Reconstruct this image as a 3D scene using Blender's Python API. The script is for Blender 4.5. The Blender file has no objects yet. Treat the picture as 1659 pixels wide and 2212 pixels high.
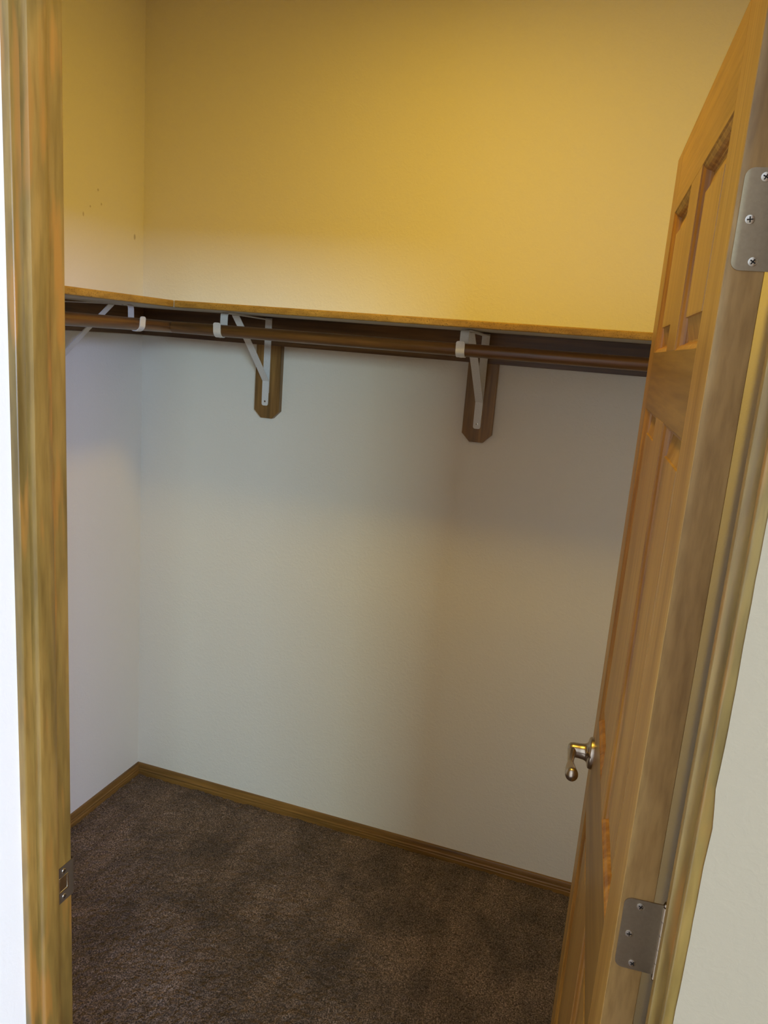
import bpy, bmesh, math, random
from mathutils import Vector, Matrix
random.seed(7)
S = bpy.context.scene
COL = S.collection
PI = math.pi

# ------------------------------------------------------------------ camera
CAM = (-0.1021, -0.7110, 1.6854)
cd = bpy.data.cameras.new('camera'); cam = bpy.data.objects.new('camera', cd); COL.objects.link(cam)
rt = Vector((0.94376, 0.32143, 0.07710)); fw = Vector((-0.29923, 0.92997, -0.21354)).normalized()
rt = (rt - fw * rt.dot(fw)).normalized(); up = rt.cross(fw)
M3 = Matrix((rt, up, -fw)).transposed()
cam.matrix_world = Matrix.Translation(CAM) @ M3.to_4x4()
cd.sensor_fit = 'HORIZONTAL'; cd.sensor_width = 36.0; cd.lens = 36.0 * 1665.5 / 1659.0
cd.clip_start = 0.02
S.camera = cam

# ------------------------------------------------------------------ light and exposure
S.view_settings.view_transform = 'Standard'; S.view_settings.look = 'None'
S.view_settings.exposure = 0.0; S.view_settings.gamma = 1.0
S.cycles.use_denoising = True
S.cycles.max_bounces = 8; S.cycles.diffuse_bounces = 5
S.cycles.sample_clamp_indirect = 6
W = bpy.data.worlds.new('sky'); S.world = W; W.use_nodes = True
W.node_tree.nodes['Background'].inputs[0].default_value = (0.75, 0.87, 1.0, 1)
W.node_tree.nodes['Background'].inputs[1].default_value = 1.0


def area(name, loc, rot, sx, sy, power, col, shape='RECTANGLE', spread=PI):
    l = bpy.data.lights.new(name, 'AREA'); l.shape = shape; l.size = sx; l.size_y = sy
    l.energy = power; l.color = col; l.spread = spread
    o = bpy.data.objects.new(name, l); COL.objects.link(o); o.location = loc; o.rotation_euler = rot
    return o


# the closet's ceiling lamp
area('ceiling_lamp_light', (-0.60, 0.67, 2.68), (0, 0, 0), 0.24, 0.24, 10.4, (1.0, 0.645, 0.07), 'DISK')
# unseen daylight lights added behind and right of the viewer; no windows are built
area('added_back_daylight', (2.9, -5.97, 2.63), (PI / 2, 0, 0), 1.2, 0.85, 145, (0.725, 0.965, 1.0))
area('added_back_daylight', (4.1, -5.97, 2.63), (PI / 2, 0, 0), 1.4, 0.85, 150, (0.42, 0.69, 1.0))
area('added_right_daylight', (5.47, -4.6, 2.63), (PI / 2, 0, PI / 2), 1.4, 0.85, 330, (0.45, 0.56, 1.0))
area('added_right_daylight', (5.47, -1.5, 2.63), (PI / 2, 0, PI / 2), 1.2, 0.85, 130, (1.0, 0.90, 0.82))  # warm light added to brighten the bedroom's left wall

# ------------------------------------------------------------------ material helpers


def new_mat(name):
    m = bpy.data.materials.new(name); m.use_nodes = True
    nt = m.node_tree; b = nt.nodes['Principled BSDF']
    return m, nt, b


def srgb(r, g, b):
    f = lambda c: (c / 255 / 12.92) if c / 255 <= 0.04045 else ((c / 255 + 0.055) / 1.055) ** 2.4
    return (f(r), f(g), f(b), 1)


def nd(nt, t, **kw):
    n = nt.nodes.new(t)
    for k, v in kw.items():
        if k.startswith('i_'):
            n.inputs[k[2:].replace('_', ' ')].default_value = v
        else:
            setattr(n, k, v)
    return n


def ramp(nt, fac, stops):
    r = nt.nodes.new('ShaderNodeValToRGB'); e = r.color_ramp.elements
    while len(e) > 1:
        e.remove(e[-1])
    e[0].position = stops[0][0]; e[0].color = stops[0][1]
    for p, c in stops[1:]:
        k = e.new(p); k.color = c
    nt.links.new(fac, r.inputs[0])
    return r.outputs[0]


def mixc(nt, fac, a, b, mode='MIX'):
    m = nt.nodes.new('ShaderNodeMix'); m.data_type = 'RGBA'; m.blend_type = mode
    for s, v in ((0, fac), (6, a), (7, b)):
        if hasattr(v, 'is_linked') or hasattr(v, 'links'):
            nt.links.new(v, m.inputs[s])
        else:
            m.inputs[s].default_value = v
    return m.outputs[2]


def wood(name, dark, mid, light, axis='Z', rough=0.45, coarse=14, fine=130, stretch=16, coat=0.15, streak=None, speck=0.0):
    m, nt, b = new_mat(name)
    tc = nd(nt, 'ShaderNodeTexCoord'); oi = nd(nt, 'ShaderNodeObjectInfo')
    add = nd(nt, 'ShaderNodeVectorMath', operation='ADD')
    sc = nd(nt, 'ShaderNodeVectorMath', operation='SCALE')
    cx = nd(nt, 'ShaderNodeCombineXYZ')
    for i in range(3):
        nt.links.new(oi.outputs['Random'], cx.inputs[i])
    nt.links.new(cx.outputs[0], sc.inputs[0]); sc.inputs['Scale'].default_value = 9.0
    nt.links.new(tc.outputs['Object'], add.inputs[0]); nt.links.new(sc.outputs[0], add.inputs[1])

    def stretched(k):
        mp = nd(nt, 'ShaderNodeMapping')
        v = [k, k, k]; v['XYZ'.index(axis)] = k / stretch
        mp.inputs['Scale'].default_value = v
        nt.links.new(add.outputs[0], mp.inputs[0])
        return mp.outputs[0]
    n1 = nd(nt, 'ShaderNodeTexNoise'); n1.inputs['Scale'].default_value = 1; n1.inputs['Detail'].default_value = 3
    n1.inputs['Distortion'].default_value = 0.6
    nt.links.new(stretched(coarse), n1.inputs['Vector'])
    n2 = nd(nt, 'ShaderNodeTexNoise'); n2.inputs['Scale'].default_value = 1; n2.inputs['Detail'].default_value = 4
    nt.links.new(stretched(fine), n2.inputs['Vector'])
    c = ramp(nt, n1.outputs[0], [(0.30, dark), (0.5, mid), (0.70, light)])
    g = ramp(nt, n2.outputs[0], [(0.3, (0.72, 0.68, 0.62, 1)), (0.6, (1.06, 1.06, 1.06, 1))])
    c = mixc(nt, 0.85, c, g, 'MULTIPLY')
    if streak is not None:
        n3 = nd(nt, 'ShaderNodeTexNoise'); n3.inputs['Scale'].default_value = 1; n3.inputs['Detail'].default_value = 2
        nt.links.new(stretched(coarse * 2.2), n3.inputs['Vector'])
        f3 = ramp(nt, n3.outputs[0], [(0.55, (0, 0, 0, 1)), (0.66, (1, 1, 1, 1))])
        c = mixc(nt, f3, c, streak)
    if speck:
        v = nd(nt, 'ShaderNodeTexNoise'); v.inputs['Scale'].default_value = 420; v.inputs['Detail'].default_value = 1
        nt.links.new(tc.outputs['Object'], v.inputs['Vector'])
        f4 = ramp(nt, v.outputs[0], [(0.60, (0, 0, 0, 1)), (0.68, (speck, speck, speck, 1))])
        c = mixc(nt, f4, c, (dark[0] * 0.45, dark[1] * 0.45, dark[2] * 0.45, 1))
    nt.links.new(c, b.inputs['Base Color'])
    b.inputs['Roughness'].default_value = rough
    b.inputs['Coat Weight'].default_value = coat; b.inputs['Coat Roughness'].default_value = 0.3
    bp = nd(nt, 'ShaderNodeBump'); bp.inputs['Strength'].default_value = 0.12; bp.inputs['Distance'].default_value = 0.002
    nt.links.new(n2.outputs[0], bp.inputs['Height']); nt.links.new(bp.outputs[0], b.inputs['Normal'])
    return m


def paint(name, col, rough=0.85, bump=0.25, scale=240, marks=()):
    m, nt, b = new_mat(name)
    tc = nd(nt, 'ShaderNodeTexCoord')
    n = nd(nt, 'ShaderNodeTexNoise'); n.inputs['Scale'].default_value = scale; n.inputs['Detail'].default_value = 3
    nt.links.new(tc.outputs['Object'], n.inputs['Vector'])
    n2 = nd(nt, 'ShaderNodeTexNoise'); n2.inputs['Scale'].default_value = 60; n2.inputs['Detail'].default_value = 4
    n2.inputs['Distortion'].default_value = 1.5
    nt.links.new(tc.outputs['Object'], n2.inputs['Vector'])
    h2 = ramp(nt, n2.outputs[0], [(0.45, (0, 0, 0, 1)), (0.62, (1, 1, 1, 1))])
    ad = nd(nt, 'ShaderNodeMath', operation='ADD'); nt.links.new(n.outputs[0], ad.inputs[0]); nt.links.new(h2, ad.inputs[1])
    bp = nd(nt, 'ShaderNodeBump'); bp.inputs['Strength'].default_value = bump; bp.inputs['Distance'].default_value = 0.0012
    nt.links.new(ad.outputs[0], bp.inputs['Height']); nt.links.new(bp.outputs[0], b.inputs['Normal'])
    c = col
    first = True
    for (p, r, dz, mc) in marks:
        sub = nd(nt, 'ShaderNodeVectorMath', operation='SUBTRACT'); sub.inputs[1].default_value = p
        nt.links.new(tc.outputs['Object'], sub.inputs[0])
        mul = nd(nt, 'ShaderNodeVectorMath', operation='MULTIPLY'); mul.inputs[1].default_value = (1 / r, 1 / r, 1 / dz)
        nt.links.new(sub.outputs[0], mul.inputs[0])
        ln = nd(nt, 'ShaderNodeVectorMath', operation='LENGTH'); nt.links.new(mul.outputs[0], ln.inputs[0])
        f = ramp(nt, ln.outputs['Value'], [(0.55, (0.45, 0.45, 0.45, 1)), (1.0, (0, 0, 0, 1))])
        c = mixc(nt, f, c, mc)
    if hasattr(c, 'links'):
        nt.links.new(c, b.inputs['Base Color'])
    else:
        b.inputs['Base Color'].default_value = c
    b.inputs['Roughness'].default_value = rough
    return m


def metal(name, col, rough=0.3, metallic=1.0, bump=0):
    m, nt, b = new_mat(name)
    tc = nd(nt, 'ShaderNodeTexCoord')
    n = nd(nt, 'ShaderNodeTexNoise'); n.inputs['Scale'].default_value = 300; n.inputs['Detail'].default_value = 3
    nt.links.new(tc.outputs['Object'], n.inputs['Vector'])
    c = ramp(nt, n.outputs[0], [(0.3, tuple(v * 0.9 for v in col[:3]) + (1,)), (0.7, col)])
    nt.links.new(c, b.inputs['Base Color'])
    b.inputs['Metallic'].default_value = metallic; b.inputs['Roughness'].default_value = rough
    if bump:
        bp = nd(nt, 'ShaderNodeBump'); bp.inputs['Strength'].default_value = bump; bp.inputs['Distance'].default_value = 0.0005
        nt.links.new(n.outputs[0], bp.inputs['Height']); nt.links.new(bp.outputs[0], b.inputs['Normal'])
    return m


def carpet_mat():
    m, nt, b = new_mat('taupe_carpet')
    tc = nd(nt, 'ShaderNodeTexCoord')
    a = nd(nt, 'ShaderNodeTexNoise'); a.inputs['Scale'].default_value = 260; a.inputs['Detail'].default_value = 3
    a.inputs['Roughness'].default_value = 0.7
    d = nd(nt, 'ShaderNodeTexNoise'); d.inputs['Scale'].default_value = 5.5; d.inputs['Detail'].default_value = 4
    d.inputs['Distortion'].default_value = 0.8
    e = nd(nt, 'ShaderNodeTexNoise'); e.inputs['Scale'].default_value = 1.0; e.inputs['Detail'].default_value = 2
    mp = nd(nt, 'ShaderNodeMapping'); mp.inputs['Rotation'].default_value = (0, 0, 0.6); mp.inputs['Scale'].default_value = (15, 3.5, 1)
    for n in (a, d):
        nt.links.new(tc.outputs['Object'], n.inputs['Vector'])
    nt.links.new(tc.outputs['Object'], mp.inputs[0]); nt.links.new(mp.outputs[0], e.inputs['Vector'])
    c = ramp(nt, a.outputs[0], [(0.34, srgb(48, 39, 34)), (0.5, srgb(104, 89, 80)), (0.66, srgb(172, 150, 136))])
    f = ramp(nt, d.outputs[0], [(0.36, (0.66, 0.66, 0.67, 1)), (0.62, (1.12, 1.1, 1.08, 1))])
    g = ramp(nt, e.outputs[0], [(0.38, (0.84, 0.84, 0.84, 1)), (0.6, (1.08, 1.08, 1.08, 1))])
    c = mixc(nt, 1.0, c, f, 'MULTIPLY'); c = mixc(nt, 1.0, c, g, 'MULTIPLY')
    nt.links.new(c, b.inputs['Base Color'])
    b.inputs['Roughness'].default_value = 1.0; b.inputs['Specular IOR Level'].default_value = 0.05
    b.inputs['Sheen Weight'].default_value = 0.15
    bp = nd(nt, 'ShaderNodeBump'); bp.inputs['Strength'].default_value = 0.9; bp.inputs['Distance'].default_value = 0.006
    nt.links.new(a.outputs[0], bp.inputs['Height']); nt.links.new(bp.outputs[0], b.inputs['Normal'])
    return m


M = {}
WALL = srgb(234, 230, 219)
M['wall'] = paint('textured_wall_paint', WALL)
M['wall_left'] = paint('textured_wall_paint_marked', WALL, marks=[
    ((-1.7458, 1.5236, 1.9589), 0.006, 0.011, srgb(110, 85, 60)),
    ((-1.7458, 1.2792, 1.9883), 0.004, 0.008, srgb(150, 125, 95)),
    ((-1.7458, 1.345, 2.068), 0.005, 0.005, srgb(150, 125, 95)),
    ((-1.7458, 1.31, 2.015), 0.004, 0.004, srgb(150, 125, 95)),
    ((-1.7458, 1.36, 2.03), 0.004, 0.005, srgb(150, 125, 95))])
M['bedroom'] = paint('shaded_beige_bedroom_paint', srgb(166, 152, 126), bump=0.08, scale=500)  # beige darkened to hold the doorway wall's shade in its colour
M['bedroom_lit_white'] = paint('lit_white_bedroom_paint', srgb(248, 248, 244), bump=0.08)  # lighter than the other walls, the left wall's brightness put into the colour
M['ceiling'] = paint('white_ceiling_paint', srgb(232, 229, 222), bump=0.4, scale=120)
M['carpet'] = carpet_mat()
M['trim'] = wood('golden_brown_stained_trim', srgb(108, 88, 42), srgb(134, 108, 52), srgb(158, 125, 63), 'Z', streak=srgb(160, 115, 52), coarse=22, stretch=8, rough=0.36, coat=0.35)
M['base_x'] = wood('stained_baseboard', srgb(98, 72, 34), srgb(128, 94, 42), srgb(150, 110, 52), 'X', coarse=30)
M['base_y'] = wood('stained_baseboard_side', srgb(98, 72, 34), srgb(128, 94, 42), srgb(150, 110, 52), 'Y', coarse=30)
M['door_z'] = wood('golden_pine_upright', srgb(150, 109, 44), srgb(166, 124, 54), srgb(178, 138, 66), 'Z', coarse=18, stretch=22)
M['door_x'] = wood('golden_pine_crosswise', srgb(146, 106, 42), srgb(162, 120, 50), srgb(174, 132, 62), 'X', coarse=18, stretch=22)
M['door_rail_shaded'] = wood('shaded_pine_crosswise', srgb(122, 88, 34), srgb(140, 104, 42), srgb(154, 118, 52), 'X', coarse=18, stretch=22)  # pine darkened so the rails carry the shade band in their colour
M['door_edge'] = wood('bare_pine_edge', srgb(140, 106, 60), srgb(158, 122, 70), srgb(172, 138, 86), 'Z', coarse=20, stretch=6)
M['mould'] = wood('orange_pine_moulding', srgb(134, 86, 30), srgb(156, 106, 38), srgb(178, 128, 52), 'Z', coarse=60)
M['dark_x'] = wood('walnut_stained_board', srgb(70, 49, 27), srgb(94, 66, 36), srgb(118, 84, 45), 'X', coarse=30, coat=0.2)
M['dark_y'] = wood('walnut_stained_board_side', srgb(70, 49, 27), srgb(94, 66, 36), srgb(118, 84, 45), 'Y', coarse=30, coat=0.2)
M['dark_z'] = wood('walnut_stained_block', srgb(104, 78, 40), srgb(138, 102, 52), srgb(164, 126, 68), 'Z', coarse=34, fine=160)
M['rod_x'] = wood('stained_pole', srgb(80, 54, 26), srgb(104, 71, 33), srgb(126, 87, 42), 'X', coarse=50, coat=0.3, rough=0.35)
M['rod_y'] = wood('stained_pole_side', srgb(80, 54, 26), srgb(104, 71, 33), srgb(126, 87, 42), 'Y', coarse=50, coat=0.3, rough=0.35)
M['shelf'] = wood('tan_shelf_edge', srgb(158, 122, 50), srgb(176, 138, 60), srgb(190, 152, 74), 'X', coarse=30, stretch=4, rough=0.6, coat=0.0, speck=0.8)
M['shelf_y'] = wood('tan_shelf_edge_side', srgb(158, 122, 50), srgb(176, 138, 60), srgb(190, 152, 74), 'Y', coarse=30, stretch=4, rough=0.6, coat=0.0, speck=0.8)
M['board_face'] = paint('pale_shelf_laminate', srgb(196, 188, 170), 0.5, 0.03)
M['white_metal'] = metal('white_enamel', srgb(222, 222, 220), 0.4, 0.0)
M['nickel'] = metal('satin_nickel', srgb(196, 182, 164), 0.26)
M['hinge'] = metal('brushed_steel_plate', srgb(168, 154, 132), 0.45, 1.0, 0.05)
M['screw'] = metal('bright_screw_steel', srgb(225, 222, 215), 0.25)
M['slot'] = metal('dark_recess', srgb(38, 34, 30), 0.6, 0.4)
M['strike'] = metal('dark_bronzed_plate', srgb(78, 66, 52), 0.5, 0.15)
M['white_trim'] = paint('white_window_paint', srgb(240, 240, 238), 0.5, 0.05)

# ------------------------------------------------------------------ mesh helpers


def link(name, bm, mats, parent=None, smooth=False):
    me = bpy.data.meshes.new(name)
    bmesh.ops.recalc_face_normals(bm, faces=bm.faces[:])
    bm.to_mesh(me); bm.free()
    for mm in (mats if isinstance(mats, (list, tuple)) else [mats]):
        me.materials.append(mm)
    if smooth:
        for p in me.polygons:
            p.use_smooth = True
    o = bpy.data.objects.new(name, me); COL.objects.link(o)
    if parent is not None:
        o.parent = parent
    return o


def smooth_by_angle(o, deg=35):
    me = o.data
    bm = bmesh.new(); bm.from_mesh(me)
    for f in bm.faces:
        f.smooth = True
    for e in bm.edges:
        if len(e.link_faces) == 2 and e.calc_face_angle(0) > math.radians(deg):
            e.smooth = False
    bm.to_mesh(me); bm.free()
    return o


def bx(bm, x0, x1, y0, y1, z0, z1, bev=0.0, seg=2, mi=0):
    r = bmesh.ops.create_cube(bm, size=1)
    vs = r['verts']
    for v in vs:
        v.co = Vector(((x0 + x1) / 2 + v.co.x * (x1 - x0), (y0 + y1) / 2 + v.co.y * (y1 - y0), (z0 + z1) / 2 + v.co.z * (z1 - z0)))
    fs = list({f for v in vs for f in v.link_faces})
    if bev:
        es = list({e for v in vs for e in v.link_edges})
        q = bmesh.ops.bevel(bm, geom=es, offset=bev, segments=seg, affect='EDGES', profile=0.5)
        fs = list(set(q['faces']) | {f for f in fs if f.is_valid})
    for f in fs:
        f.material_index = mi
    return vs


def box(name, x0, x1, y0, y1, z0, z1, mat, parent=None, bev=0.0, seg=2):
    bm = bmesh.new(); bx(bm, x0, x1, y0, y1, z0, z1, bev, seg)
    return link(name, bm, mat, parent)


def prism(bm, pts, f0, f1, mi=0):
    """pts: closed outline; f0/f1 map an outline point to the two end caps."""
    a = [bm.verts.new(f0(p)) for p in pts]; b = [bm.verts.new(f1(p)) for p in pts]
    n = len(pts); fs = [bm.faces.new(a[::-1]), bm.faces.new(b)]
    for i in range(n):
        fs.append(bm.faces.new((a[i], a[(i + 1) % n], b[(i + 1) % n], b[i])))
    for f in fs:
        f.material_index = mi
    return fs


def cyl(bm, p0, p1, r0, r1=None, n=24, cap=True, mi=0):
    r1 = r0 if r1 is None else r1
    p0 = Vector(p0); p1 = Vector(p1); ax = (p1 - p0).normalized()
    t = ax.orthogonal().normalized(); s = ax.cross(t)
    A = [bm.verts.new(p0 + (t * math.cos(2 * PI * i / n) + s * math.sin(2 * PI * i / n)) * r0) for i in range(n)]
    B = [bm.verts.new(p1 + (t * math.cos(2 * PI * i / n) + s * math.sin(2 * PI * i / n)) * r1) for i in range(n)]
    fs = [bm.faces.new((A[i], A[(i + 1) % n], B[(i + 1) % n], B[i])) for i in range(n)]
    if cap:
        fs += [bm.faces.new(A[::-1]), bm.faces.new(B)]
    for f in fs:
        f.material_index = mi


def lathe(bm, prof, origin, axis, n=32, mi=0):
    """prof: list of (distance along axis, radius)"""
    o = Vector(origin); ax = Vector(axis).normalized(); t = ax.orthogonal().normalized(); s = ax.cross(t)
    rings = []
    for d, r in prof:
        if r < 1e-6:
            rings.append([bm.verts.new(o + ax * d)])
        else:
            rings.append([bm.verts.new(o + ax * d + (t * math.cos(2 * PI * i / n) + s * math.sin(2 * PI * i / n)) * r) for i in range(n)])
    for A, B in zip(rings, rings[1:]):
        for i in range(n):
            j = (i + 1) % n
            if len(A) == 1 and len(B) == 1:
                continue
            if len(A) == 1:
                f = bm.faces.new((A[0], B[j], B[i]))
            elif len(B) == 1:
                f = bm.faces.new((A[i], A[j], B[0]))
            else:
                f = bm.faces.new((A[i], A[j], B[j], B[i]))
            f.material_index = mi


def sweep(bm, path, sect, mi=0):
    """path: list of (point, axis_u, axis_v); sect: list of lists (u,v) per station."""
    rings = []
    for (p, au, av), sc in zip(path, sect):
        rings.append([bm.verts.new(Vector(p) + Vector(au) * u + Vector(av) * v) for u, v in sc])
    n = len(rings[0])
    for A, B in zip(rings, rings[1:]):
        for i in range(n):
            f = bm.faces.new((A[i], A[(i + 1) % n], B[(i + 1) % n], B[i])); f.material_index = mi
    bm.faces.new(rings[0][::-1]).material_index = mi; bm.faces.new(rings[-1]).material_index = mi


def strap(bm, pts, width, th, round_end=None):
    """flat bar following pts in the local (y, z) plane, width along x."""
    n = len(pts); L = []
    for i, p in enumerate(pts):
        a = Vector(pts[max(i - 1, 0)]); b = Vector(pts[min(i + 1, n - 1)])
        t = (b - a).normalized()
        nn = Vector((-t.y, t.x))
        L.append((Vector(p), nn))
    rows = []
    for i, (p, nn) in enumerate(L):
        w = width / 2
        rows.append([bm.verts.new((sx * w, (p + nn * k * th / 2).x, (p + nn * k * th / 2).y)) for sx, k in ((-1, -1), (1, -1), (1, 1), (-1, 1))])
    if round_end:
        for end, idx in round_end:
            rng = rows if end == 1 else rows[::-1]
            # shrink the last few stations to a half-round tip
            m = len(idx)
            for k, s in enumerate(idx):
                row = rng[-(m - k)]
                for v in row:
                    v.co.x *= s
    for A, B in zip(rows, rows[1:]):
        for i in range(4):
            bm.faces.new((A[i], A[(i + 1) % 4], B[(i + 1) % 4], B[i]))
    bm.faces.new(rows[0][::-1]); bm.faces.new(rows[-1])


def empty(name, loc=(0, 0, 0), rz=0.0):
    o = bpy.data.objects.new(name, None); COL.objects.link(o)
    o.location = loc; o.rotation_euler = (0, 0, rz); o.empty_display_size = 0.05
    return o


def tag(o, label, cat, group=None):
    o['label'] = label; o['category'] = cat
    if group:
        o['group'] = group
    return o


def struct(o, label=None):
    o['kind'] = 'structure'
    if label:
        o['label'] = label
    return o


def screw_bm(origin, axis, r=0.0042, cross=True, ang=0.5):
    """countersunk screw head with a cross recess; material 0 steel, 1 dark recess"""
    bm = bmesh.new()
    lathe(bm, [(-0.0015, r * 0.9), (0.0002, r), (0.0006, r * 0.96), (0.0009, r * 0.6), (0.0010, 0)], origin, axis, 24)
    if cross:
        o = Vector(origin); ax = Vector(axis).normalized(); t = ax.orthogonal().normalized(); s = ax.cross(t)
        for k in range(2):
            a = ang + k * PI / 2
            u = t * math.cos(a) + s * math.sin(a); v = ax.cross(u)
            c = o + ax * 0.0007
            q = [c + u * sx * r * 0.62 + v * sy * r * 0.13 + ax * h for h in (0, 0.0005) for sx, sy in ((-1, -1), (1, -1), (1, 1), (-1, 1))]
            V = [bm.verts.new(p) for p in q]
            for f in ((0, 1, 2, 3), (4, 5, 6, 7), (0, 1, 5, 4), (1, 2, 6, 5), (2, 3, 7, 6), (3, 0, 4, 7)):
                bm.faces.new([V[i] for i in f]).material_index = 1
    return bm


# ------------------------------------------------------------------ dimensions
XL = -1.7458        # closet left wall
XR = 0.092          # closet right wall
YB = 1.5699         # closet back wall
YF = 0.0            # bedroom face of the door wall
YC = 0.081          # closet face of the door wall
WO = 0.783          # clear width between the jambs
H = 2.74            # closet ceiling
HB = 3.4            # bedroom ceiling
BX0, BX1, BY0 = -0.7935, 5.5, -6.0     # bedroom: left wall, right wall, back wall

# ------------------------------------------------------------------ floor, ceiling, walls
struct(box('floor', XL, BX1, BY0, YB, -0.05, 0.0, M['carpet']))


def pile():
    import numpy as np
    rng = np.random.default_rng(3)
    x0, x1, y0, y1, d = XL + 0.011, XR - 0.011, 0.06, YB - 0.011, 0.0034
    nx, ny = int((x1 - x0) / d) + 1, int((y1 - y0) / d) + 1
    gx, gy = np.meshgrid(np.linspace(x0, x1, nx), np.linspace(y0, y1, ny), indexing='ij')

    def blur(a, k):
        for _ in range(k):
            a = (a + np.roll(a, 1, 0) + np.roll(a, -1, 0) + np.roll(a, 1, 1) + np.roll(a, -1, 1)) / 5
        return (a - a.mean()) / a.std()
    h = 0.0011 * blur(rng.normal(size=(nx, ny)), 1) + 0.0009 * blur(rng.normal(size=(nx, ny)), 6) + 0.0007 * blur(rng.normal(size=(nx, ny)), 60)
    z = 0.0030 + np.clip(h, -0.0028, 0.006)
    gx = gx + rng.normal(size=(nx, ny)) * d * 0.22; gy = gy + rng.normal(size=(nx, ny)) * d * 0.22
    gx[0] = x0; gx[-1] = x1; gy[:, 0] = y0; gy[:, -1] = y1
    V = np.stack([gx, gy, z], -1).reshape(-1, 3)
    i = np.arange(nx * ny).reshape(nx, ny)
    F = np.stack([i[:-1, :-1], i[1:, :-1], i[1:, 1:], i[:-1, 1:]], -1).reshape(-1, 4)
    me = bpy.data.meshes.new('carpet_pile')
    me.vertices.add(len(V)); me.vertices.foreach_set('co', V.ravel())
    me.loops.add(F.size); me.loops.foreach_set('vertex_index', F.ravel())
    me.polygons.add(len(F)); me.polygons.foreach_set('loop_start', np.arange(0, F.size, 4)); me.polygons.foreach_set('loop_total', np.full(len(F), 4))
    me.update(calc_edges=True); me.validate()
    me.materials.append(M['carpet'])
    o = bpy.data.objects.new('carpet_pile', me); COL.objects.link(o); o.parent = bpy.data.objects['floor']
    o['kind'] = 'stuff'
    return o


pile()
struct(box('ceiling', XL, XR, YC, YB, H, H + 0.05, M['ceiling']))
struct(box('ceiling_bedroom', BX0, BX1, BY0, YF, HB, HB + 0.05, M['ceiling']))
struct(box('wall_back', XL - 0.1, XR + 0.1, YB, YB + 0.1, -0.05, H, M['wall']))
struct(box('wall_left', XL - 0.1, XL, YC, YB, -0.05, H, M['wall_left']))
struct(box('wall_right', XR, XR + 0.1, YC, YB, -0.05, H, M['wall']))

# wall with the doorway, its painted edge slightly ragged against the jambs
bm = bmesh.new()
HT = 2.0535           # underside of the head jamb
JE = 0.0105
bx(bm, XL, -WO - 0.019, YF, YC, -0.05, HB)
bx(bm, 0.019, BX1, YF, YC, -0.05, HB)
bx(bm, -WO - 0.019, 0.019, YF, YC, HT + 0.0185, HB)


def ragged(side):
    zs = [-0.05 + i * 0.02 for i in range(106)]
    pts = []
    for z in zs:
        w = 0.0007 * math.sin(z * 11 + side) + random.uniform(-0.0003, 0.0003)
        if side > 0 and 1.24 < z < 1.34:
            w += 0.0016 * math.sin((z - 1.24) / 0.10 * PI * 2)
        pts.append((JE + w, z))
    if side > 0:
        F = lambda y: (lambda p: (p[0], y, p[1]))
        pl = [(0.10, zs[0])] + [(a, z) for a, z in pts] + [(0.10, zs[-1])]
    else:
        F = lambda y: (lambda p: (p[0], y, p[1]))
        pl = [(-WO - 0.10, zs[0])] + [(-WO - a, z) for a, z in pts] + [(-WO - 0.10, zs[-1])]
    prism(bm, pl, F(YF - 0.0012), F(YF + 0.0001))


ragged(1)
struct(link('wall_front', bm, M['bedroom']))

# the bedroom around the viewer; its left wall meets the left jamb at a right angle
struct(box('wall_bedroom_left', BX0 - 0.1, BX0, BY0, YF + 0.0005, -0.05, HB, M['bedroom_lit_white']))
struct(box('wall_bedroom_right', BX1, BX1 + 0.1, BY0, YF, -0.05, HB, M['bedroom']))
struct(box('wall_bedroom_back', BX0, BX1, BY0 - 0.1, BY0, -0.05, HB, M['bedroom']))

# ------------------------------------------------------------------ baseboards


def base_profile():
    # (distance out from wall, height)
    return [(0, 0.0), (0.0115, 0.0), (0.0115, 0.016), (0.0104, 0.0185), (0.0104, 0.0205), (0.0112, 0.0225), (0.0108, 0.0255),
            (0.0090, 0.028), (0.0088, 0.031), (0.0082, 0.036), (0.0068, 0.042), (0.0052, 0.0455), (0.0030, 0.0465), (0, 0.0465)]


bm = bmesh.new()
prism(bm, base_profile(), lambda p: (XL, YB - p[0], p[1]), lambda p: (XR, YB - p[0], p[1]))
struct(link('baseboard_back', bm, M['base_x']))
bm = bmesh.new()
prism(bm, base_profile(), lambda p: (XL + p[0], YC, p[1]), lambda p: (XL + p[0], YB - 0.0, p[1]))
struct(link('baseboard_left', bm, M['base_y']))
bm = bmesh.new()
prism(bm, base_profile(), lambda p: (XR - p[0], YC, p[1]), lambda p: (XR - p[0], YB - 0.0, p[1]))
struct(link('baseboard_right', bm, M['base_y']))

# ------------------------------------------------------------------ door frame


def stop_outline():
    # (protrusion from jamb, y)
    return [(0, 0.0145), (0.0078, 0.0145), (0.0100, 0.0158), (0.0106, 0.0182), (0.0108, 0.0225), (0.0098, 0.036), (0.0088, 0.0455), (0.0080, 0.0465), (0, 0.0465)]


def jamb(name, side):
    x0 = 0.0 if side > 0 else -WO
    bm = bmesh.new()
    if side > 0:
        bx(bm, 0.0, 0.019, YF, YC, 0, HT + 0.019, 0.0022, 3)
    else:
        bx(bm, -WO - 0.019, -WO, YF, YC, 0, HT + 0.019, 0.0022, 3)
    o = struct(link(name, bm, M['trim'])); smooth_by_angle(o, 50)
    bm = bmesh.new()
    sg = -1 if side > 0 else 1
    prism(bm, stop_outline(), lambda p: (x0 + sg * p[0], p[1], 0), lambda p: (x0 + sg * p[0], p[1], HT - 0.0108))
    st = link('door_stop', bm, M['trim'], o); smooth_by_angle(st, 40)
    return o


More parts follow.
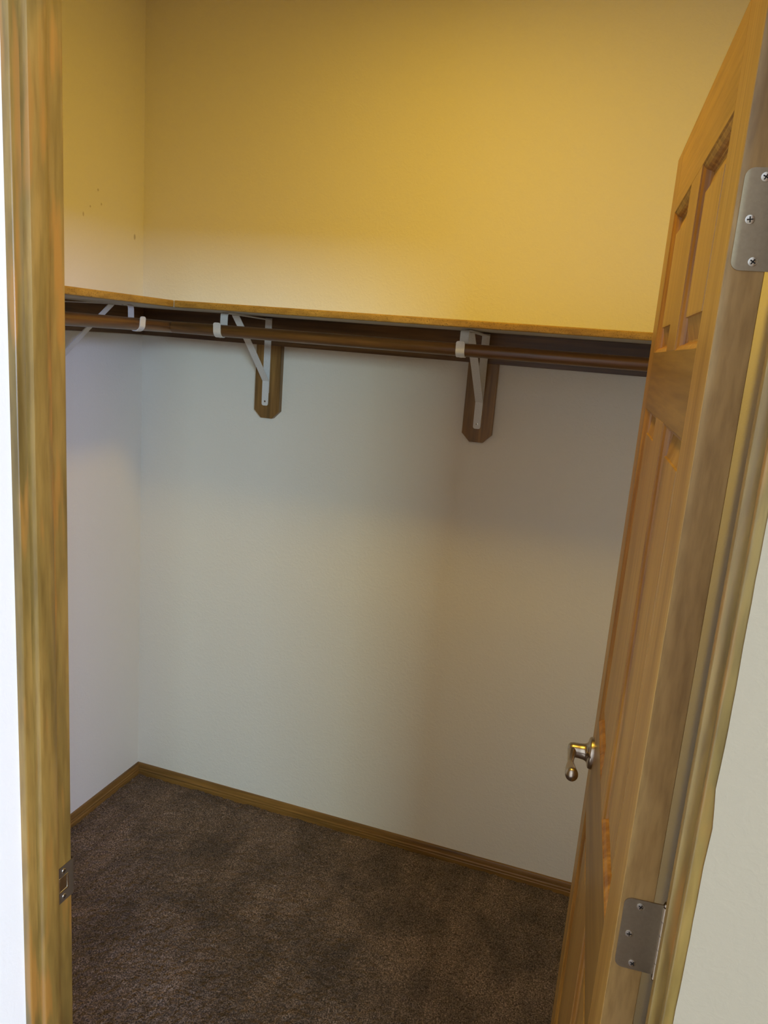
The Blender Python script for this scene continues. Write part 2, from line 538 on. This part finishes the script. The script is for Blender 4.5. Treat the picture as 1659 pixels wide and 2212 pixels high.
jl = jamb('trim_1', -1)
jr = jamb('trim_2', 1)
bm = bmesh.new(); bx(bm, -WO, 0.0, YF, YC, HT, HT + 0.019, 0.002, 2)
jh = struct(link('trim_3', bm, M['trim']))
bm = bmesh.new()
prism(bm, stop_outline(), lambda p: (-WO, p[1], HT - p[0]), lambda p: (0.0, p[1], HT - p[0]))
link('door_stop', bm, M['trim'], jh)

# strike plate on the left jamb
SZ = 0.9058
sx = -WO
bm = bmesh.new()
path = [(0.0435, 0), (0.081, 0), (0.0835, -0.0003), (0.0856, -0.0015), (0.0870, -0.0036), (0.0876, -0.006)]
hs = [0.0285, 0.0285, 0.0283, 0.0278, 0.0268, 0.025]
z_open = 0.012
nseg = 14


def platept(y, x, z):
    return (sx + 0.0008 + x, y, z)


# plate as rows of quads with the latch hole left open
ys = [0.0435, 0.0468, 0.0545, 0.0735, 0.081, 0.0835, 0.0856, 0.0870, 0.0876]
xs_ = [0, 0, 0, 0, 0, -0.0003, -0.0015, -0.0036, -0.006]
hh = [0.0255, 0.0285, 0.0285, 0.0285, 0.0285, 0.0283, 0.0278, 0.0268, 0.025]
cols = []
for y, x, h in zip(ys, xs_, hh):
    cols.append([bm.verts.new(platept(y, x, SZ + z)) for z in (-h, -0.0125, 0.0125, h)])
for i in range(len(cols) - 1):
    for k in range(3):
        if k == 1 and i == 2:
            continue
        bm.faces.new((cols[i][k], cols[i + 1][k], cols[i + 1][k + 1], cols[i][k + 1]))
front = list(bm.faces)
back = {v: bm.verts.new((v.co.x - 0.0011, v.co.y, v.co.z)) for v in list(bm.verts)}
rim = [e for e in bm.edges if len(e.link_faces) == 1]
for f in front:
    bm.faces.new([back[v] for v in reversed(f.verts)])
for e in rim:
    p, q = e.verts
    bm.faces.new((p, q, back[q], back[p]))
sp = link('strike_plate', bm, M['strike'], jl); sp['label'] = 'dark metal strike plate'
for dz in (-0.0205, 0.0205):
    link('screw', screw_bm((sx + 0.0010, 0.064, SZ + dz), (1, 0, 0), 0.0040), [M['screw'], M['slot']], sp, True)
bm = bmesh.new()
# rolled bright rim of the latch hole
for (y0, y1, z0, z1) in ((0.0545, 0.0735, 0.0095, 0.0125), (0.0545, 0.0735, -0.0125, -0.0095), (0.0545, 0.0575, -0.0095, 0.0095), (0.0705, 0.0735, -0.0095, 0.0095)):
    bx(bm, sx - 0.004, sx + 0.0013, y0, y1, SZ + z0, SZ + z1, 0.0008, 2)
link('latch_hole_rim', bm, M['screw'], sp)
bm = bmesh.new(); bx(bm, sx - 0.0005, sx + 0.0006, 0.0545, 0.0735, SZ - 0.0125, SZ + 0.0125)
lh = link('latch_hole', bm, M['screw'], sp)

# ------------------------------------------------------------------ door
TH = 1.499; DW = 0.7806; G = 0.0148; DT = 0.035
PIN = (0.0, 0.096)
S0 = 0.003; S1 = S0 + DW
DZ0, DZ1 = 0.018, 2.049
door = struct(empty('door_1', (PIN[0], PIN[1], 0), PI - TH), 'golden pine six panel door standing open into the closet')
Y0, Y1 = G, G + DT     # closet face, bedroom face (local y)
cN, cF = (0.112, 0.344), (0.457, 0.690)
rz = [(1.706, 1.943), (0.985, 1.607), (0.250, 0.790)]


def slab_piece(name, x0, x1, z0, z1, mat, edge=None):
    bm = bmesh.new(); bx(bm, x0, x1, Y0, Y1, z0, z1, 0.0006, 1)
    o = link(name, bm, [mat] + ([M['door_edge']] if edge else []), door)
    if edge:
        for p in o.data.polygons:
            if p.normal.x < -0.9:
                p.material_index = 1
    return o


slab_piece('stile', S0, cN[0], DZ0, DZ1, M['door_z'], True)
slab_piece('stile', cF[1], S1, DZ0, DZ1, M['door_z'])
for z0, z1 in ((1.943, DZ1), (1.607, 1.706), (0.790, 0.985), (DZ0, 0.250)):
    slab_piece('rail', cN[0], cF[1], z0, z1, M['door_x'] if z0 > 1.9 else M['door_rail_shaded'])
for z0, z1 in rz:
    slab_piece('mullion', cN[1], cF[0], z0, z1, M['door_z'])


def rect_loop(bm, x0, x1, z0, z1, ins, y):
    return [bm.verts.new((x, y, z)) for x, z in ((x0 + ins, z0 + ins), (x1 - ins, z0 + ins), (x1 - ins, z1 - ins), (x0 + ins, z1 - ins))]


def stair(bm, x0, x1, z0, z1, prof, yface, sg, cap=True):
    prev = None
    for ins, dep in prof:
        L = rect_loop(bm, x0, x1, z0, z1, ins, yface - sg * dep)
        if prev:
            for i in range(4):
                bm.faces.new((prev[i], prev[(i + 1) % 4], L[(i + 1) % 4], L[i]))
        prev = L
    if cap:
        bm.faces.new(prev)


STICK = [(0.0, 0.0004), (0.0012, 0.0022), (0.0030, 0.0030), (0.0058, 0.0052), (0.0080, 0.0088), (0.0090, 0.0118), (0.0098, 0.0124), (0.0112, 0.0146)]
RAISE = [(0.0108, 0.0147), (0.0135, 0.0147), (0.0410, 0.0072), (0.0418, 0.0042), (0.0440, 0.0040)]
for (z0, z1) in rz:
    for (x0, x1) in (cN, cF):
        bm = bmesh.new()
        stair(bm, x0, x1, z0, z1, RAISE, Y1, 1)
        stair(bm, x0, x1, z0, z1, RAISE, Y0, -1)
        pn = link('panel', bm, M['door_z'], door)
        bm = bmesh.new()
        stair(bm, x0, x1, z0, z1, STICK, Y1, 1, False)
        stair(bm, x0, x1, z0, z1, STICK, Y0, -1, False)
        mo = link('moulding', bm, M['mould'], pn); mo['label'] = 'orange brown moulding round the raised panel'

# hinges (door side): leaf, barrel, screws


def leaf_outline(w, h, r, n=6):
    pts = [(0.0, -h), (0.0, h)]
    for i in range(n + 1):
        a = PI / 2 * i / n
        pts.append((w - r + r * math.sin(a), h - r + r * math.cos(a)))
    for i in range(n + 1):
        a = PI / 2 * i / n
        pts.append((w - r + r * math.cos(a), -h + r - r * math.sin(a)))
    return pts


HH = 0.0445
for hz in (1.8203, 1.0632, 0.300):
    bm = bmesh.new()
    prism(bm, leaf_outline(0.0455, HH, 0.0085), lambda p: (S0 + 0.0004, p[0], hz + p[1]), lambda p: (S0 - 0.0014, p[0], hz + p[1]))
    hg = link('hinge', bm, M['hinge'], door); hg['label'] = 'brushed steel hinge leaf with three screws'
    bm = bmesh.new()
    for k in range(5):
        a = hz - HH + k * (2 * HH / 5)
        cyl(bm, (0, 0, a + 0.0003), (0, 0, a + 2 * HH / 5 - 0.0003), 0.0052, n=20)
    lathe(bm, [(0, 0.0042), (0.002, 0.0052), (0.0045, 0.0045), (0.006, 0.0)], (0, 0, hz + HH), (0, 0, 1), 20)
    lathe(bm, [(0, 0.0042), (0.002, 0.0052), (0.0045, 0.0045), (0.006, 0.0)], (0, 0, hz - HH), (0, 0, -1), 20)
    smooth_by_angle(link('hinge_barrel', bm, M['nickel'], hg), 40)
    for w, dz, a in ((0.0278, 0.0365, 0.3), (0.0352, 0.0, 0.9), (0.0268, -0.0365, 0.2)):
        smooth_by_angle(link('screw', screw_bm((S0 - 0.0014, w, hz + dz), (-1, 0, 0), 0.0043, True, a), [M['screw'], M['slot']], hg), 40)
    # leaf let into the jamb, not moving with the door
    bm = bmesh.new()
    prism(bm, leaf_outline(0.044, HH, 0.0085), lambda p: (-0.0006, PIN[1] - p[0], hz + p[1]), lambda p: (0.001, PIN[1] - p[0], hz + p[1]))
    link('hinge_leaf', bm, M['hinge'], jr)

# lever handle on the visible face
LZ = 0.896; LS = S1 - 0.060
bm = bmesh.new()
lathe(bm, [(-0.002, 0.0), (-0.002, 0.0325), (0.004, 0.0325), (0.0075, 0.0315), (0.0095, 0.028), (0.0105, 0.0225), (0.0130, 0.0185), (0.018, 0.0162), (0.028, 0.0152), (0.040, 0.0150), (0.0465, 0.0135), (0.0500, 0.009), (0.0508, 0.0)], (LS, Y1, LZ), (0, 1, 0), 40)
hd = link('door_handle', bm, M['nickel'], door); hd['label'] = 'satin nickel lever handle'
smooth_by_angle(hd, 60)
bm = bmesh.new()
path = []; sect = []
for i in range(29):
    t = i / 28
    x = LS + 0.006 - 0.118 * t
    yy = Y1 + 0.0395 + 0.004 * math.sin(t * PI)
    zz = LZ + 0.0015 - 0.003 * math.sin(t * PI * 0.9)
    if t < 0.14:
        e = math.sqrt(max(0.0, 1 - ((0.14 - t) / 0.14) ** 2)); ra = max(0.002, 0.0102 * e); rb = max(0.002, 0.0092 * e)
    else:
        q = (t - 0.14) / 0.86
        ra = 0.0102 - 0.0035 * math.sin(min(q / 0.45, 1) * PI / 2) + 0.0095 * max(0, (q - 0.45) / 0.55) ** 0.7
        rb = 0.0092 - 0.0030 * math.sin(min(q / 0.45, 1) * PI / 2) + 0.0078 * max(0, (q - 0.45) / 0.55) ** 0.7
        if q > 0.86:
            e = math.sqrt(max(0.0, 1 - ((q - 0.86) / 0.14) ** 2)); ra = max(0.0012, ra * e); rb = max(0.0012, rb * e)
    path.append(((x, yy, zz), (0, 1, 0), (0, 0, 1)))
    sect.append([(rb * math.cos(2 * PI * k / 20), ra * math.sin(2 * PI * k / 20)) for k in range(20)])
sweep(bm, path, sect)
smooth_by_angle(link('lever', bm, M['nickel'], hd), 60)
# latch plate on the lock edge
bm = bmesh.new(); bx(bm, S1 - 0.0008, S1 + 0.0004, Y0 + 0.005, Y1 - 0.005, LZ - 0.028, LZ + 0.028, 0.0003, 1)
link('latch_plate', bm, M['strike'], door)
# lever on the closet side
bm = bmesh.new()
lathe(bm, [(-0.002, 0.0), (-0.002, 0.0325), (0.004, 0.0325), (0.0075, 0.0315), (0.0105, 0.020), (0.0135, 0.0155), (0.019, 0.0128), (0.040, 0.0113), (0.0490, 0.0)], (LS, Y0, LZ), (0, -1, 0), 32)
h2 = link('door_handle', bm, M['nickel'], door); smooth_by_angle(h2, 60)
bm = bmesh.new()
sweep(bm, [((p[0], Y0 - (p[1] - Y1), p[2]), (0, 1, 0), (0, 0, 1)) for p, a, b in path], sect)
smooth_by_angle(link('lever', bm, M['nickel'], h2), 60)

# ------------------------------------------------------------------ shelves, cleats, rods
ZS0, ZS1 = 1.7375, 1.7562
SD = 0.366
CT = 0.019
EB = 0.008
bm = bmesh.new(); bx(bm, XL, XR, YB - SD + EB, YB, ZS0, ZS1, 0.0004, 1)
o = link('closet_shelf', bm, M['board_face'])
tag(o, 'long closet shelf with golden brown front edge along the back wall behind the door', 'shelf', 'closet shelves')
bm = bmesh.new(); bx(bm, XL + SD, XR, YB - SD, YB - SD + EB, ZS0, ZS1, 0.003, 3)
e = link('front_edge', bm, M['shelf'], o); smooth_by_angle(e, 50); e['label'] = 'golden brown rounded front edge'
bm = bmesh.new(); bx(bm, XL, XL + SD - EB, YC, YB - SD + EB - 0.0006, ZS0, ZS1, 0.0004, 1)
o = link('closet_shelf', bm, M['board_face'])
tag(o, 'closet shelf with golden brown front edge along the left wall, butting against the back shelf', 'shelf', 'closet shelves')
bm = bmesh.new(); bx(bm, XL + SD - EB, XL + SD, YC, YB - SD, ZS0, ZS1, 0.003, 3)
e = link('front_edge', bm, M['shelf_y'], o); smooth_by_angle(e, 50); e['label'] = 'golden brown rounded front edge'

ZC = 1.6498
bm = bmesh.new(); bx(bm, XL, XR, YB - CT, YB, ZC, ZS0, 0.0012, 2)
tag(link('wall_cleat', bm, M['dark_x']), 'dark brown stained board on the back wall right under the long shelf', 'board', 'cleats under the shelves')
bm = bmesh.new(); bx(bm, XL, XL + CT, YC, YB - CT - 0.0005, ZC, ZS0, 0.0012, 2)
tag(link('wall_cleat', bm, M['dark_y']), 'dark brown stained board on the left wall under the side shelf', 'board', 'cleats under the shelves')

RR = 0.0165; RZ = 1.6835; RO = 0.3139
bm = bmesh.new(); cyl(bm, (XL + RO + RR + 0.0005, YB - RO, RZ), (XR, YB - RO, RZ), RR, n=40)
o = link('hanging_rod', bm, M['rod_x']); smooth_by_angle(o, 50)
tag(o, 'long round wooden clothes rod in front of the back shelf, held by two white hooks', 'clothes rod', 'closet rods')
bm = bmesh.new(); cyl(bm, (XL + RO, YC, RZ), (XL + RO, YB - CT, RZ), RR, n=40)
o = link('hanging_rod', bm, M['rod_y']); smooth_by_angle(o, 50)
tag(o, 'round wooden clothes rod below the left wall shelf, held by one white hook', 'clothes rod', 'closet rods')

# ------------------------------------------------------------------ mounting boards and brackets


def mounting_board(loc, rz, label):
    w = 0.0445; c = 0.0245; z0 = 1.418
    pts = [(-w, ZC), (-w, z0 + c), (-w + c, z0), (w - c, z0), (w, z0 + c), (w, ZC)]
    bm = bmesh.new()
    prism(bm, pts, lambda p: (p[0], 0, p[1]), lambda p: (p[0], -CT, p[1]))
    es = [e for e in bm.edges if all(abs(v.co.y + CT) < 1e-6 for v in e.verts)]
    bmesh.ops.bevel(bm, geom=es, offset=0.0012, segments=2, affect='EDGES')
    o = link('mounting_board', bm, M['dark_z']); o.location = (loc[0], loc[1], 0); o.rotation_euler = (0, 0, rz)
    tag(o, label, 'board', 'bracket mounting boards')
    return o


mounting_board((-1.257, YB), 0, 'stained board with clipped bottom corners behind the bracket near the closet corner')
mounting_board((-0.562, YB), 0, 'stained board with clipped bottom corners behind the bracket nearest the door')
mounting_board((XL, 1.109), PI / 2, 'stained board on the left wall behind the side bracket, hidden by the doorframe')

SWD = 0.0228; ST = 0.0024


def arc(c, r, a0, a1, n):
    return [(c[0] + r * math.cos(a0 + (a1 - a0) * i / n), c[1] + r * math.sin(a0 + (a1 - a0) * i / n)) for i in range(n + 1)]


def make_bracket(label):
    root = empty('shelf_bracket')
    tag(root, label, 'shelf bracket', 'white shelf brackets')
    yb = -CT          # face of the mounting board, wall at y = 0, outwards is -y
    # wall leg
    bm = bmesh.new()
    strap(bm, [(yb - ST / 2, 1.7335), (yb - ST / 2, 1.62), (yb - ST / 2, 1.500)], SWD, ST)
    link('wall_leg', bm, M['white_metal'], root)
    # arm under the shelf, turned down behind the rod into the hook
    bm = bmesh.new()
    pts = [(yb - ST, 1.7285), (-0.16, 1.7315), (-0.285, 1.7335), (-0.2905, 1.7325), (-0.2938, 1.7290), (-0.2948, 1.7230), (-0.2952, 1.700)]
    rc = (-RO, RZ); rr = RR + ST / 2 + 0.0003
    pts += arc(rc, rr, 0.0, -PI, 22)
    front = -RO - rr
    pts += [(front - 0.0005, RZ + 0.008), (front - 0.0010, RZ + 0.014), (front - 0.0012, RZ + 0.0175), (front - 0.0012, RZ + 0.0195), (front - 0.0012, RZ + 0.0208), (front - 0.0012, RZ + 0.0214)]
    strap(bm, pts, SWD, ST, [(1, (0.97, 0.86, 0.66, 0.40))])
    am = smooth_by_angle(link('arm_with_hook', bm, M['white_metal'], root), 40)
    # diagonal brace with a flat tail screwed to the board
    bm = bmesh.new()
    yt = yb - ST * 1.5
    tail = [(yt, 1.537), (yt, 1.500), (yt, 1.4645), (yt, 1.4615), (yt, 1.4595), (yt, 1.4585)]
    strap(bm, [(-0.2315, 1.7305), (-0.13, 1.6400), (yt - 0.004, 1.5405)] + tail, SWD, ST, [(1, (0.98, 0.90, 0.74, 0.50))])
    br = link('brace', bm, M['white_metal'], root)
    smooth_by_angle(link('screw', screw_bm((0, yt - ST / 2, 1.472), (0, -1, 0), 0.0034, True, 0.4), [M['screw'], M['slot']], br), 40)
    smooth_by_angle(link('screw', screw_bm((0, -0.268, 1.7318), (0, 0, -1), 0.0036), [M['screw'], M['slot']], am), 40)
    smooth_by_angle(link('screw', screw_bm((0, -RO, RZ - rr - ST / 2), (0, 0, -1), 0.0030), [M['screw'], M['slot']], am), 40)
    return root


def copy_tree(o, parent=None):
    c = o.copy(); COL.objects.link(c)
    if parent is not None:
        c.parent = parent
    for ch in list(o.children):
        copy_tree(ch, c)
    return c


b0 = make_bracket('white metal shelf bracket on the back wall, closest to the left corner')
b1 = copy_tree(b0); b2 = copy_tree(b0)
b0.location = (-1.2615, YB, 0)
b1.location = (-0.5620, YB, 0)
b1['label'] = 'white metal shelf bracket on the back wall, nearest the open door'
b2.location = (XL, 1.109, 0); b2.rotation_euler = (0, 0, PI / 2)
b2['label'] = 'white metal bracket under the left wall shelf, partly behind the doorframe'
